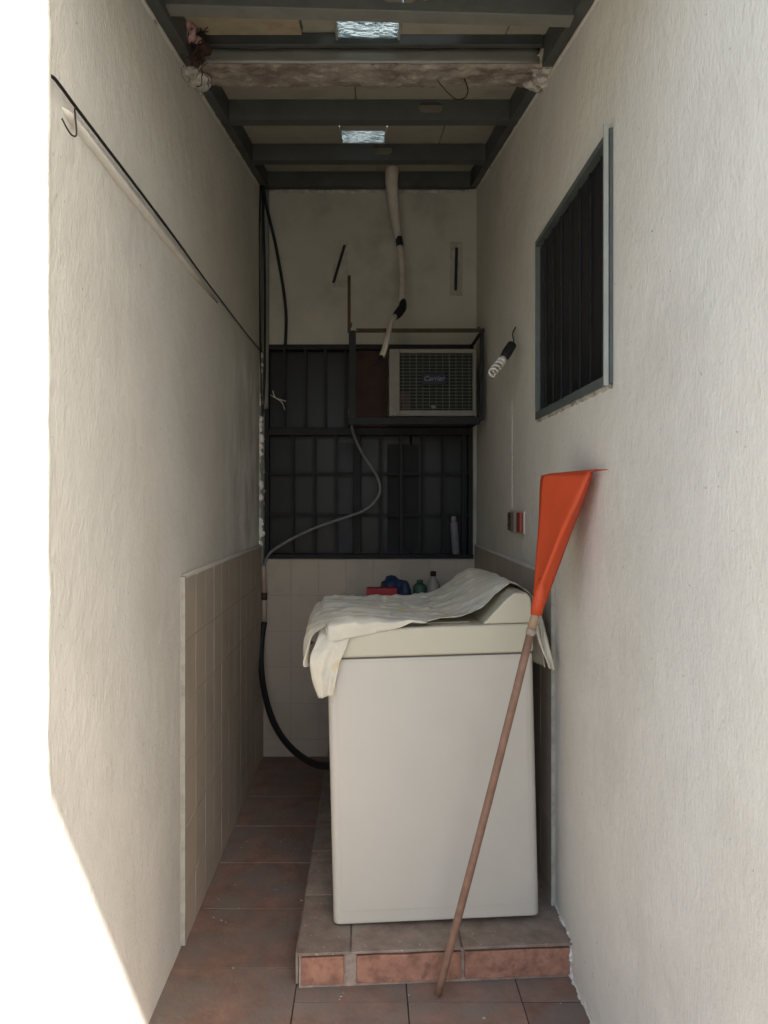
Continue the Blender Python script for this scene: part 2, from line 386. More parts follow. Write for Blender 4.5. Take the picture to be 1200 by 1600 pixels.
rw = empty('right_wall', (XR, 2.0, 0), label='long white stucco wall on the right with a small dark window', cat='wall', kind='thing')
WY0, WY1, WZ0, WZ1 = 1.945, 2.80, 1.757, 2.392
plaster_face(XR, .8, 4.6, -.02, 3.75, rw, -1, M['stucco'], (WY0, WY1, WZ0, WZ1))
MB().box((XR-.0103, 2.555, 0), (XR+.002, YB, DADO-.002)).build('tile_bed', M['grout'], rw)
dado_tiles(rw, 'y', XR-.002, 2.552, YB, DADO, .157, .205, -1)
MB().box((XR-.013, 2.543, .005), (XR+.001, 2.5505, DADO+.002), .002).build('edge_trim', M['patch'], rw)
ragged(rw, (XR-.006, YB, DADO+.003), (XR-.006, 2.54, DADO+.003), (-1,0,0), .012, 9)
q = MB()
for k in range(34):
    y = 2.1+k*.015+random.uniform(-.01,.01); zb = .113 if y > 2.35 else 0
    q.lump((XR, y, zb+random.uniform(0,.012)), (.002+.005*random.random()**2, .006+.014*random.random(), .003+.009*random.random()**2), k, .9, 2, 14)
for k in range(7): q.lump((XR-.002, 2.345+random.uniform(-.008,.008), .01+k*.016), (.004+.005*random.random(), .008, .012), k+50, .8, 2, 14)
tag(q.build('rough_base', M['stucco'], rw, smooth=True), kind='stuff')
# small window of the right wall (frame, panes, bars)
wf = MB()
wf.box((XR-.010, WY0-.004, WZ0-.006), (XR+.05, WY0+.016, WZ1+.006)).box((XR-.010, WY1-.006, WZ0-.006), (XR+.05, WY1+.004, WZ1+.006))
wf.box((XR-.012, WY0+.0165, WZ0-.006), (XR+.05, WY1-.0065, WZ0+.020)).box((XR-.012, WY0+.0165, WZ1-.012), (XR+.05, WY1-.0065, WZ1+.006))
sw = wf.build('window', M['alu'], rw); bevel(sw, .0015)
MB().box((XR-.026, WY0-.012, WZ0-.012), (XR-.0145, WY0-.0045, WZ1+.012)).build('edge_strip', M['alupale'], sw)
MB().box((XR-.022, WY0-.0035, WZ0-.004), (XR-.0150, WY0+.009, WZ1+.002)).build('edge_strip', M['alupale'], sw)
for (a, c) in ((WY0+.018, 2.36), (2.384, WY1-.008)):
    MB().box((XR+.006, a, WZ0+.02), (XR+.010, c, WZ1-.02)).build('pane', M['pane'], sw)
MB().box((XR+.003, 2.361, WZ0+.025), (XR+.02, 2.383, WZ1-.021)).build('mullion', M['iron'], sw)
for k in range(7):
    y = WY0+.10+k*.108; MB().box((XR+.0005, y-.004, WZ0+.025), (XR+.0055, y+.004, WZ1-.021)).build('bar', M['iron'], sw)
for z in (1.92, 2.1, 2.26): MB().box((XR+.012, WY0+.017, z-.006), (XR+.02, WY1-.017, z+.006)).build('cross_bar', M['iron'], sw)
MB().box((XR+.199, WY0-.2, WZ0-.2), (XR+.21, WY1+.2, WZ1+.2)).build('dark_backing', M['dark'], rw)
ragged(rw, (XR, WY1+.002, WZ0-.006), (XR, WY0-.004, WZ0-.006), (-1,0,0), .010, 14, m=M['rough'])
# chased-in conduit scar leading down to the socket
q = MB(); pts = [P(797+1.2*noise.noise(Vector((k*.5,1,2))), 628+k*6.2, 3.27) for k in range(28)]
for i in range(0, 27): 
    p = pts[i]; q.lump((XR-.001, 3.27+p.x*.05, p.z), (.0022, .006, .016), i, .5, 1)
q.build('plaster_scar', M['stucco'], rw, smooth=True)

bw = empty('back_wall', (0, YB, 0), label='cream end wall with a tiled foot below the barred window', cat='wall', kind='thing')
BX0, BX1, BZ0, BZ1 = -.592, .600, SILL, 2.352
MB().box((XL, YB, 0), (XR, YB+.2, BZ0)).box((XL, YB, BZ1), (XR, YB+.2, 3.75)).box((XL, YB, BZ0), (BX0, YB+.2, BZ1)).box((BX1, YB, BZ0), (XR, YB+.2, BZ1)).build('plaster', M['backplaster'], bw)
MB().box((XL+.012, YB-.0103, 0), (XR-.012, YB+.001, SILL-.003)).build('tile_bed', M['grout'], bw)
dado_tiles(bw, 'x', YB-.002, XL+.014, XR-.014, SILL-.002, .157, .205, 1)
ragged(bw, (-.57, YB, 3.232), (.60, YB, 3.232), (0,-1,0), .014, 21, m=M['rough'])
# the two old slots in the plaster
def slot(cx, cy, h, wpx, lean):
    Y = YB-.001; c = P(cx, cy, Y); s = 4.39/1200
    q = MB(); n_ = 14; ring = []
    for (ax, az, bx_, bz) in ((-1,-1,1,-1),(1,-1,1,1),(1,1,-1,1),(-1,1,-1,-1)):
        for k in range(n_):
            t = k/n_; ring.append(Vector((c.x+(ax+(bx_-ax)*t)*wpx*s/2+.004*noise.noise(Vector((t*5,az,h))), YB-.0035, c.z+(az+(bz-az)*t)*h*s/2+.004*noise.noise(Vector((t*5,ax,cx))))))
    q.prism(ring, (0,.005,0)); o = q.build('mortar_patch', M['patch'], bw)
    a = P(cx-lean, cy+h*.40, YB-.008); d = P(cx+lean*.6, cy-h*.40, YB-.008); t = Vector((.017,0,0))
    bevel(MB().prism([a-t*.5, a+t*.5, d+t*.5, d-t*.5], (0,.006,0)).build('dark_strip', M['iron'], o), .001)  # dark strip drawn over the patch as the slot
slot(713, 420, 84, 20, 1); slot(532, 412, 74, 24, 11)
# barred window of the end wall
win = empty('barred_window', (0, YB, SILL), label='wide dark window behind black iron bars in the end wall', cat='window', kind='thing')
gy = YB-.012
def bx(x0, y0, x1, y1, Ya, Yb, name, m, par, bev=0):
    a, c = P(x0, y1, Ya), P(x1, y0, Ya)
    o = MB().box((a.x, Ya, a.z), (c.x, Yb, c.z)).build(name, m, par)
    return bevel(o, bev) if bev else o
fr = bx(413,538,740,546,gy,gy+.06,'frame_rail',M['iron'],win,.002); bx(413,866,740,873,gy,gy+.06,'frame_rail',M['iron'],win,.002)
bx(413,546.3,420,865.7,gy,gy+.06,'frame_post',M['iron'],win,.002); bx(732,546.3,739,865.7,gy,gy+.06,'frame_post',M['iron'],win,.002)
bx(420.3,668,731.7,680,gy,gy+.05,'transom',M['iron'],win,.002); bx(552,680.3,564,865.7,gy+.002,gy+.05,'mullion',M['iron'],win,.002)
for x in (444, 477, 508, 540): bx(x-2,546.3,x+2,667.7,gy+.006,gy+.018,'bar',M['iron'],win)
for x in (457, 491, 525, 595, 627, 661, 693, 724): bx(x-2.2,680.3,x+2.2,865.7,gy+.006,gy+.018,'bar',M['iron'],win)
for y in (740, 805):
    bx(420.3,y-2,551.7,y+2,gy+.019,gy+.028,'cross_bar',M['iron'],win); bx(564.3,y-2,731.7,y+2,gy+.019,gy+.028,'cross_bar',M['iron'],win)
pY = YB+.07
for (x0,y0,x1,y1) in ((414,540,545,670),(414,676,556,872),(560,676,640,872),(644,676,738,872)): bx(x0,y0,x1,y1,pY,pY+.005,'pane',M['pane'],win)
bx(527,692,553,864,pY-.004,pY-.001,'curtain',M['curtain'],win); bx(605,694,655,862,pY-.004,pY-.001,'curtain',M['dark'],win)
bx(548,547,738,667,YB+.03,YB+.045,'brown_board',M['board'],win)
MB().box((BX0-.3, YB+.199, BZ0-.3), (BX1+.3, YB+.21, BZ1+.3)).build('dark_backing', M['dark'], win)

# ================================================================== roof
rf = empty('roof', (0, 2.9, zr(2.9)+.1), label='sloped lean-to roof of pale boards over the passage', cat='roof', kind='structure')
def slope_box(x0, x1, y0, y1, dz0, dz1, name, m, par):
    q = MB().add([(x0,y0,zr(y0)+dz0),(x1,y0,zr(y0)+dz0),(x1,y1,zr(y1)+dz0),(x0,y1,zr(y1)+dz0),(x0,y0,zr(y0)+dz1),(x1,y0,zr(y0)+dz1),(x1,y1,zr(y1)+dz1),(x0,y1,zr(y1)+dz1)],
                 [(0,3,2,1),(4,5,6,7),(0,1,5,4),(1,2,6,5),(2,3,7,6),(3,0,4,7)])
    return q.build(name, m, par)
G1 = (-.106, .106, 2.325, 2.553); G2 = (-.132, .088, 3.545, 3.765)
def panel(x0, x1, y0, y1, m='ceil', up=0): slope_box(x0+.002, x1-.002, y0+.002, y1-.002, .089+up, .108+up, 'ceiling_panel', M[m], rf)
XA, XB = XL-.1, XR+.1
panel(XA, .0, 1.3, 2.25); panel(.0, XB, 1.3, 2.25)
panel(XA, G1[0]+.001, 2.25, 2.326); panel(G1[0]+.001, G1[1]-.001, 2.25, 2.325); panel(G1[1]-.001, XB, 2.25, 2.325)
panel(XA, -.215, 2.325, 2.515, 'ceilyellow'); panel(-.212, G1[0]+.001, 2.325, 2.505, 'ceil', .008); panel(G1[1]-.001, .45, 2.325, 2.51); panel(.45, XB, 2.325, 2.51)
panel(XA, G1[0]+.001, 2.515, 2.80, 'slab', .022); panel(G1[1]-.001, XB, 2.515, 2.80, 'slab', .022); panel(G1[0]+.001, G1[1]-.001, 2.552, 2.80)
panel(XA, -.05, 2.80, 3.18); panel(-.05, XB, 2.80, 3.18)
panel(XA, G2[0]+.001, 3.18, 3.80); panel(G2[1]-.001, .35, 3.18, 3.80); panel(.35, XB, 3.18, 3.80)
panel(G2[0]+.001, G2[1]-.001, 3.18, G2[2]+.001); panel(G2[0]+.001, G2[1]-.001, G2[3]-.001, 3.80)
panel(XA, .05, 3.80, 4.55); panel(.05, XB, 3.80, 4.55)
def covers(g_, y0, y1):   # concrete cover above the boards, open over the glass
    slope_box(XA, g_[0]-.04, y0, y1, .118, .165, 'roof_cover', M['slab'], rf); slope_box(g_[1]+.20, XB, y0, y1, .118, .165, 'roof_cover', M['slab'], rf)
slope_box(XA, XB, 1.3, 2.17, .118, .165, 'roof_cover', M['slab'], rf); covers(G1, 2.17, 2.58); slope_box(XA, XB, 2.58, 3.47, .118, .165, 'roof_cover', M['slab'], rf)
covers(G2, 3.47, 3.78); slope_box(XA, XB, 3.78, 4.6, .118, .165, 'roof_cover', M['slab'], rf)
slope_box(XA, XB, 1.28, 1.2995, .10, .25, 'fascia', M['slab'], rf)
for (g_, lab) in ((G1, 'wavy glass block in the ceiling just before the rough concrete beam'), (G2, 'small wavy glass block in the ceiling nearer the end wall')):
    yc = (g_[2]+g_[3])/2; e = empty('glass_block', ((g_[0]+g_[1])/2, yc, zr(yc)+.1), lab, 'glass block', 'glass blocks let into the ceiling', 'thing')
    o = slope_box(g_[0]+.008, g_[1]-.008, g_[2]+.008, g_[3]-.008, .087, .099, 'glass_face', M['halffrost'], e)
    slope_box(g_[0]+.008, g_[1]-.008, g_[2]+.008, g_[3]-.008, .104, .114, 'glass_face', M['frost'], e)
    for (a, b_, c_, d_) in ((g_[0], g_[0]+.0075, g_[2], g_[3]), (g_[1]-.0075, g_[1], g_[2], g_[3]), (g_[0]+.0078, g_[1]-.0078, g_[2], g_[2]+.0075), (g_[0]+.0078, g_[1]-.0078, g_[3]-.0075, g_[3])):
        slope_box(a, b_, c_, d_, .084, .118, 'glass_edge', M['alupale'], e)

def steel_beam(yw, hx, h, label, x0=XL+.042, x1=XR-.042, hole=True, fl=.05, hw=.05, hh=.021, lipm='steel'):
    e = empty('steel_beam', (0, yw, zr(yw)), label, 'beam', 'grey steel beams across the ceiling', 'thing'); zb = zr(yw+fl); zt = zb+h; q = MB(); th = .003
    hz = zb+h*.55
    def ring(y):
        N = 32; inner = []; outer = []; a0, a1 = hx-.085, hx+.085
        for k in range(N):
            a = 2*math.pi*(k+.5)/N; cx, cz = math.cos(a), math.sin(a)
            px = (hw-hh)*(1 if cx > 0 else -1)+hh*cx; pz = hh*cz; inner.append((hx+px, y, hz+pz))
            tx = ((a1-hx)/abs(cx)) if abs(cx) > 1e-6 else 9; tz = ((zt-hz)/cz if cz > 0 else (zb-hz)/cz) if abs(cz) > 1e-6 else 9
            outer.append([hx+cx*min(tx, tz), y, hz+cz*min(tx, tz)])
        for (sx, sz) in ((1,1),(1,-1),(-1,1),(-1,-1)):   # snap the nearest ray to each corner
            c = Vector((hx+sx*.085, y, zt if sz > 0 else zb)); k = min(range(N), key=lambda i: (Vector(outer[i])-c).length); outer[k] = list(c)
        return inner, outer
    if hole:
        for y in (yw, yw+th):
            i_, o_ = ring(y); N = len(i_)
            q.add(i_+o_, [(k, (k+1) % N, N+(k+1) % N, N+k) for k in range(N)])
            q.add([(x0,y,zb),(hx-.085,y,zb),(hx-.085,y,zt),(x0,y,zt)], [(0,1,2,3)]); q.add([(hx+.085,y,zb),(x1,y,zb),(x1,y,zt),(hx+.085,y,zt)], [(0,1,2,3)])
        a, _ = ring(yw); b_, _ = ring(yw+th); N = len(a); q.add(a+b_, [(k, (k+1) % N, N+(k+1) % N, N+k) for k in range(N)])
    else: q.box((x0,yw,zb),(x1,yw+th,zt))
    q.build('web', M['steel'], e)
    q = MB().box((x0, yw-.0005, zb-.0035), (x1, yw+fl, zb-.0002)).box((x0, yw+fl-.003, zb), (x1, yw+fl, zb+.014)); q.build('bottom_flange', M[lipm], e)
    MB().box((x0, yw+.0035, zt-.0035), (x1, yw+fl, zt)).build('top_flange', M['steel'], e)
    return e
steel_beam(1.48, .02, .084, 'grey steel ceiling beam out at the open end of the roof')
eA = steel_beam(2.155, .088, .078, 'grey steel ceiling beam with round slots nearest the open end', lipm='steellit'); eA.rotation_euler.y = .028
qd = MB().lathe([(.0175,0),(.0175,.0012),(.016,.0016)], (0,0,0), 20, Matrix.Rotation(R(90), 4, 'X'))
for v in qd.v: v += Vector((.088+.072, 2.1545, zr(2.205)+.046-.0045))
qd.build('knockout_disc', M['acbody'], eA)
steel_beam(3.135, .255, .086, 'grey steel ceiling beam just behind the rough concrete beam')
steel_beam(3.775, .07, .086, 'grey steel ceiling beam beyond the small glass block')
steel_beam(4.335, .3, .086, 'grey steel ceiling beam against the end wall', hole=False, fl=.045)
# the second round slot in the nearest web is a paler knock-out disc
ch_group = 'grey steel channels along the tops of the walls'
for (xa, xb, lab) in ((XL+.001, XL+.041, 'grey steel channel along the top of the left wall'), (XR-.041, XR-.001, 'grey steel channel along the top of the right wall')):
    e = empty('steel_channel', ((xa+xb)/2, 2.9, zr(2.9)), lab, 'channel', ch_group, 'thing')
    slope_box(xa, xb, 1.3, 2.553, 0, .004, 'flange', M['steel'], e); slope_box(xa, xb, 2.772, 4.385, 0, .004, 'flange', M['steel'], e)
    xw = xa if xa > 0 else xb-.004
    slope_box(xw, xw+.004, 1.3, 2.553, .0045, .1, 'web', M['steel'], e); slope_box(xw, xw+.004, 2.772, 4.385, .0045, .1, 'web', M['steel'], e)
for (wall, x, nx) in ((lw, XL, 1), (rw, XR, -1)):
    q = MB()
    for k in range(90):
        y = 1.3+k*.034
        if random.random() < .38: q.lump((x+nx*.000, y+random.uniform(-.015,.015), zr(y)-.001+random.uniform(-.006,.004)), (.003+.005*random.random()**2, .006+.022*random.random()**2, .003+.009*random.random()**2), k, .8, 2, 16)
    tag(q.build('rough_bead', M['rough'], wall, smooth=True), kind='stuff')
    a_, b_ = (x+nx*.001, 1.35, zr(1.35)-.002), (x+nx*.001, 4.38, zr(4.38)-.002)
    ragged(wall, *((a_, b_) if nx > 0 else (b_, a_)), (nx,0,0), .010, 40+nx, 'roof_bead')

# rough concrete beam
cb = empty('concrete_beam', (0, 2.66, zr(2.66)), 'old rough concrete beam crossing under the ceiling', 'beam', None, 'thing')
q = MB(); nx, ny = 130, 24; x0, x1 = XL-.02, XR+.02; vs = []
for i in range(nx+1):
    for j in range(ny+1):
        x = x0+(x1-x0)*i/nx; t = j/ny; y = 2.556+.212*t
        z = zr(2.60)+.038*t
        pz = Vector((x*16, y*16, 0)); d = .010*noise.noise(pz)+.006*noise.noise(pz*3.1)+.003*noise.noise(pz*8)
        edge = min(t, 1-t)*ny
        if edge < 2: z += .007*(2-edge)*(.7+noise.noise(pz*2.3))
        vs.append((x, y+(.004*noise.noise(pz*2) if edge < 1 else 0), z+d-.002))
fs = [(i*(ny+1)+j, (i+1)*(ny+1)+j, (i+1)*(ny+1)+j+1, i*(ny+1)+j+1) for i in range(nx) for j in range(ny)]
q.add(vs, fs); q.build('rough_underside', M['concrete'], cb, smooth=True)
MB().box((XL-.02, 2.562, zr(2.6)+.055), (XR+.02, 2.766, zr(2.6)+.14)).build('core', M['concrete'], cb)
q = MB(); nn = 40; vs = []      # glossy painted lower face, slightly wavy
for i in range(nn+1):
    x = XL+.05+(XR-XL-.10)*i/nn
    for j in range(4): vs.append((x, 2.5535-.003*noise.noise(Vector((x*7, j, 0))), zr(2.6)+.002+j*.0165+.003*noise.noise(Vector((x*9, 4, j)))))
fs = [(4*i+j, 4*i+j+4, 4*i+j+5, 4*i+j+1) for i in range(nn) for j in range(3)]
o = q.add(vs, fs).build('painted_face', M['gloss'], cb, smooth=True); s_ = o.modifiers.new('solid', 'SOLIDIFY'); s_.thickness = .004; s_.offset = 0
MB().box((XL+.045, 2.543, zr(2.6)+.052), (XR-.045, 2.549, zr(2.6)+.098)).box((XL+.045, 2.530, zr(2.6)+.052), (XR-.045, 2.5425, zr(2.6)+.056)).build('steel_angle', M['steel'], cb)
q = MB(); ql = MB()
for k, (x, y, z, r) in enumerate(((XL+.01,2.575,.01,.04),(XL+.03,2.64,-.004,.035),(XL+.01,2.70,.0,.038),(XL+.02,2.60,.045,.04),(XR-.02,2.60,.02,.045),(XR-.01,2.66,.0,.04),(XR-.03,2.71,.0,.035),(XR-.015,2.58,.06,.035),(XR-.03,2.56,.035,.028))):
    (q if x > 0 else ql).lump((x, y, zr(2.6)+z+.18*(y-2.6)), (r, r*.9, r*.7), k, .5, 3, 12)
q.build('plaster_lump', M['rough'], cb, smooth=True)
ql.build('plaster_lump', M['rough'], cb, smooth=True)
# wire hook out of the beam
q = MB().tube(spline([P(680,121,2.68), P(690,134,2.67), P(703,148,2.655), P(713,155,2.65), P(726,153,2.65), P(731,143,2.655), P(729,132,2.67), P(725,122,2.69)], 6), .0022, 6)
tag(q.build('wire_loop', M['rootlets'], smooth=True), 'thin rusty wire loop hanging from the rough concrete beam', 'wire')
# tangle of dirt and fibres in the left corner
tg = empty('debris_tangle', P(298,70,2.5), 'clump of pinkish rubble and dark fibres stuck in the ceiling corner', 'debris clump', None, 'thing')
q = MB().lump(P(296,52,2.43), (.022,.02,.03), 2, .5, 3, 12).lump(P(292,40,2.42), (.016,.016,.016), 5, .5, 3, 12).lump(P(308,62,2.45), (.016,.012,.014), 6, .5, 2, 12); q.build('rubble', M['debris'], tg, smooth=True)
q = MB().lump(P(306,86,2.50), (.030,.025,.034), 9, .6, 3, 14).lump(P(288,66,2.47), (.024,.02,.04), 11, .6, 3, 14).lump(P(318,72,2.49), (.026,.02,.03), 12, .6, 3, 14)
for k in range(70):
    c = P(random.gauss(302,11), random.gauss(68,20), 2.46+random.uniform(-.03,.04)); pts = [c]
    d = Vector((random.gauss(0,1), random.gauss(0,.6), random.gauss(0,1))).normalized()
    for s in range(4):
        d = (d+Vector((random.gauss(0,.6), random.gauss(0,.4), random.gauss(0,.6)))).normalized(); pts.append(pts[-1]+d*.014)
    q.tube(spline(pts, 3), random.choice((.0008,.0012,.0018)), 4)
tag(q.build('fibres', M['rootlets'], tg, smooth=True), kind='stuff')

# ================================================================== air conditioner on its iron cage
AY = 3.99
ac = empty('air_conditioner', P(676,650,AY+.2), 'beige window air conditioner held in the iron cage on the end wall', 'air conditioner', None, 'thing')
a, c = P(608,650,AY), P(744,545,AY)
X0, Z0, X1, Z1 = a.x, a.z, c.x, c.z
sh = MB().box((X0, AY+.012, Z0), (X0+.006, YB+.02, Z1)).box((X1-.006, AY+.012, Z0), (X1, YB+.02, Z1)).box((X0+.0062, AY+.012, Z1-.006), (X1-.0062, YB+.02, Z1)).box((X0+.0062, AY+.012, Z0), (X1-.0062, YB+.02, Z0+.006))
sh.build('casing', M['acbody'], ac)
MB().box((X0+.007, AY+.05, Z0+.007), (X1-.007, AY+.06, Z1-.007)).build('coil_fins', M['acdark'], ac)
fp = MB().box((X0, AY, Z0), (X0+.055, AY+.0115, Z1)).box((X1-.018, AY, Z0), (X1, AY+.0115, Z1)).box((X0+.0552, AY, Z1-.022), (X1-.0182, AY+.0115, Z1)).box((X0+.0552, AY, Z0), (X1-.0182, AY+.0115, Z0+.030))
fp = bevel(fp.build('front_frame', M['acbody'], ac), .003)
for k in range(9): MB().box((X0+.012, AY-.003, Z0+.04+k*.033), (X0+.042, AY-.0005, Z0+.046+k*.033)).build('louvre', M['acbody'], fp)
gx0, gx1, gz0, gz1 = X0+.056, X1-.019, Z0+.031, Z1-.023
for k in range(17):
    z = gz0+(gz1-gz0)*(k+.5)/17; MB().box((gx0, AY+.003, z-.0016), (gx1, AY+.006, z+.0016)).build('grille_wire', M['acwire'], ac)
for k in range(11):
    x = gx0+(gx1-gx0)*(k+.5)/11; wd = .003 if k in (2, 7) else .0016
    MB().box((x-wd, AY-.0005, gz0), (x+wd, AY+.0025, gz1)).build('grille_wire', M['acwire'], ac)
MB().box((gx0+.001, AY+.02, gz0), (gx0+.05, AY+.024, gz0+.1)).build('rusty_patch', M['acrust'], ac)
bc = P(678,592,AY); bd = bevel(MB().box((bc.x-.062, AY-.007, bc.z-.028), (bc.x+.062, AY-.001, bc.z+.028)).build('badge', M['badge'], ac), .002)
cu = bpy.data.curves.new('badge_text', 'FONT'); cu.body = 'Carrier'; cu.size = .036; cu.extrude = .0006; cu.align_x = 'CENTER'; cu.align_y = 'CENTER'; cu.shear = .25
tx = bpy.data.objects.new('badge_text', cu); C.objects.link(tx); bpy.context.view_layer.update()
me = bpy.data.meshes.new_from_object(tx.evaluated_get(bpy.context.evaluated_depsgraph_get())); bpy.data.objects.remove(tx)
lt = bpy.data.objects.new('lettering', me); me.materials.clear(); me.materials.append(M['badgetext']); C.objects.link(lt); lt.parent = bd
lt.rotation_euler = (R(90),0,0); lt.location = world(bd).inverted() @ Vector((bc.x, AY-.0078, bc.z))
q = MB().lathe([(.011,0),(.012,.004),(.009,.012),(.003,.014)], (0,0,0), 14, Matrix.Rotation(R(90), 4, 'X')); 
for v in q.v: v += P(677,636,AY)
q.build('drain_boss', M['acbody'], ac, smooth=True)
q = MB().lathe([(.010,0),(.010,.008),(.002,.009)], (0,0,0), 12, Matrix.Rotation(R(90), 4, 'X'))
for v in q.v: v += P(617,647,AY)
q.build('cap_screw', M['alupale'], ac, smooth=True)

cg = empty('iron_cage', P(650,660,3.95), 'rusty dark iron cage bracket holding the air conditioner on the wall', 'bracket', None, 'thing')
cy = 3.95
def rod(pts, r, name, m='rust', par=cg): return MB().tube(pts, r, 6).build(name, M[m], par)
bx(545,516,556,664,cy,cy+.02,'corner_post',M['iron'],cg,.002); bx(750,516,756,656,cy,cy+.016,'corner_post',M['iron'],cg,.002)
bx(556.3,513,757,519,cy+.002,cy+.014,'top_rail',M['rust'],cg,.001); bx(556.3,652,749.7,663,cy+.002,cy+.016,'bottom_rail',M['iron'],cg,.001)
bx(543,430,548,520,cy-.008,cy-.001,'upright_rod',M['rust'],cg,.001)
for (x, y) in ((551, 657), (752, 652)):
    p = P(x, y, cy); MB().box((p.x-.012, cy+.021, p.z-.015), (p.x+.008, YB, p.z-.003)).build('shelf_arm', M['iron'], cg)
for (x, y) in ((551, 517), (753, 517)):
    p = P(x, y, cy); MB().box((p.x-.006, cy+.021, p.z-.006), (p.x+.006, YB, p.z+.006)).build('top_arm', M['iron'], cg)
q = MB().lump(P(547,508,cy), (.012,.008,.02), 3, .4, 2).lump(P(748,512,cy), (.008,.006,.008), 3, .4, 2); q.build('weld_lump', M['rust'], cg, smooth=True)
# taped supply conduit
tc = empty('taped_conduit', P(612,270,4.3), 'pale taped conduit hanging from the back ceiling beam to the air conditioner', 'conduit', None, 'thing')
MB().tube(spline([P(613,262,4.24), P(612,285,4.25), P(615,320,4.27), P(619,350,4.27), P(623,374,4.25)], 6), [.040-.019*min(1, k/24) for k in range(25)], 12).build('upper_sleeve', M['pvc'], tc, smooth=True)
MB().tube(spline([P(623,371,4.25), P(625,385,4.24)], 4), .020, 10).build('tape', M['iron'], tc, smooth=True)
MB().tube(spline([P(625,385,4.24), P(628,410,4.2), P(629,440,4.16), P(628,472,4.1)], 6), [.0175+.0012*math.sin(k*2.1) for k in range(19)], 10).build('middle_sleeve', M['pvc'], tc, smooth=True)
MB().tube(spline([P(630,469,4.1), P(629,480,4.08), P(622,490,4.06), P(617,496,4.04)], 4), [.014,.016,.019,.021,.022,.024,.023,.024,.024,.022,.02,.018,.015], 10).build('tape', M['iron'], tc, smooth=True)
MB().tube(spline([P(619,492,4.05), P(611,505,3.99), P(606,525,3.93), P(601,545,3.91), P(597,556,3.9)], 6), [.013+.003*(k/24) for k in range(25)], 10).build('lower_sleeve', M['pvc'], tc, smooth=True)
for d in (0, 3, -3): MB().tube(spline([P(597+d*.5,555,3.9), P(592+d,564,3.89), P(586+d*1.4,573,3.89)], 4), .0035, 6).build('loose_wire', M['black'], tc, smooth=True)

# ================================================================== cables and pipes
def line(name, pts, r, m, label, cat, group=None, n=8, seg=8):
    o = MB().tube(spline(pts, seg), r, n).build(name, M[m], smooth=True); return tag(o, label, cat, group, 'thing')
xw = XL+.010
line('black_cable', [(XL-.02,1.449,2.262),(xw-.004,1.462,2.262),(xw,1.50,2.262),(xw,1.60,2.262),(xw,2.0,2.268),(xw,2.4,2.272),(xw-.002,2.8,2.274),(xw-.003,3.4,2.282),(xw-.003,4.0,2.292),(xw,4.33,2.302)], [.0035]*36+[.004-.0012*min(1, k/14) for k in range(37)],
     'black', 'long black cable running level along the left stucco wall', 'cable')
cd = MB().tube([(XL-.002,1.53,2.236),(XL+.001,1.56,2.236),(XL+.001,2.0,2.236),(XL+.001,2.62,2.244),(XL-.001,3.1,2.258)], [.004,.010,.0125,.011,.006], 12)
tag(cd.build('plastic_conduit', M['paintedpvc'], smooth=True), 'white plastic conduit fixed under the long black wall cable', 'conduit', None, 'thing')
line('wire_hook', [(XL+.012,1.50,2.200),(XL+.018,1.515,2.185),(XL+.02,1.535,2.183),(XL+.018,1.56,2.20),(XL+.012,1.565,2.252)], .0018, 'rootlets', 'small bent wire hook at the open end of the wall conduit', 'hook', n=6)
line('black_cable', [P(409,284,4.30), P(411,320,4.32), P(412,360,4.32), P(414,430,4.33), P(414,520,4.33), P(413,600,4.33), P(409,660,4.34)], .0065, 'black',
     'black cable dropping straight down beside the corner pipe', 'cable')
line('black_cable', [P(407,286,4.28), P(406,330,4.28), P(405,400,4.30), P(406,470,4.30), P(407,560,4.30), P(410,650,4.31)], .004, 'black',
     'thinnest black cable tight in the far left corner', 'cable')
line('black_cable', [P(411,288,4.30), P(417,325,4.31), P(430,380,4.33), P(441,440,4.34), P(447,490,4.35), P(446,540,4.35)], .0085, 'black',
     'thick black cable curving from the ceiling corner to the window top', 'cable')
line('corner_pipe', [(XL+.028,YB-.03,3.22),(XL+.028,YB-.03,2.7),(XL+.026,YB-.03,2.2),(XL+.024,YB-.03,1.98)], .021, 'greypipe', 'grey painted pipe standing in the far left corner', 'pipe', n=12)
line('corner_pipe', [P(409,560,4.33), P(409,700,4.33), P(410,880,4.33)], .009, 'greypipe', 'narrow grey pipe beside the left edge of the barred window', 'pipe', n=10)
line('drain_hose', [P(546,640,4.0), P(549,662,4.03), P(556,688,4.15), P(572,718,4.22), P(589,744,4.26), P(594,765,4.27), P(586,783,4.27), P(566,799,4.27), P(520,815,4.27), P(480,830,4.28), P(447,847,4.29), P(424,862,4.30), P(414,878,4.31), P(412,890,4.31)],
     .0085, 'greyhose', 'grey drain hose looping across the front of the barred window', 'hose')
wp = empty('waste_pipe', P(412,880,4.31), 'short pinkish pipe with a dark joint against the end wall tiles', 'pipe', None, 'thing')
MB().tube([P(412,884,4.31), P(413,926,4.31)], .013, 12).build('upper_length', M['pinkpipe'], wp, smooth=True)
MB().tube([P(413,926,4.31), P(413,937,4.31)], .016, 12).build('joint', M['rust'], wp, smooth=True)
MB().tube([P(413,937,4.31), P(413,976,4.30)], .0135, 12).build('lower_length', M['pinkpipe'], wp, smooth=True)
line('black_hose', [P(413,972,4.30), P(409,1000,4.28), P(408,1040,4.22), P(413,1080,4.12), P(424,1120,4.0), P(441,1152,3.85), P(465,1178,3.65), P(495,1195,3.4), P(530,1196,3.2)], .0165, 'black',
     'thick black hose curving from the wall pipe to behind the washing machine', 'hose', n=12)
wb = MB().tube(spline([P(426,610,4.33), P(430,621,4.32), P(440,628,4.32), P(445,641,4.33)], 4), .003, 5).tube(spline([P(423,617,4.33), P(431,622,4.32), P(447,627,4.32)], 4), .0028, 5)
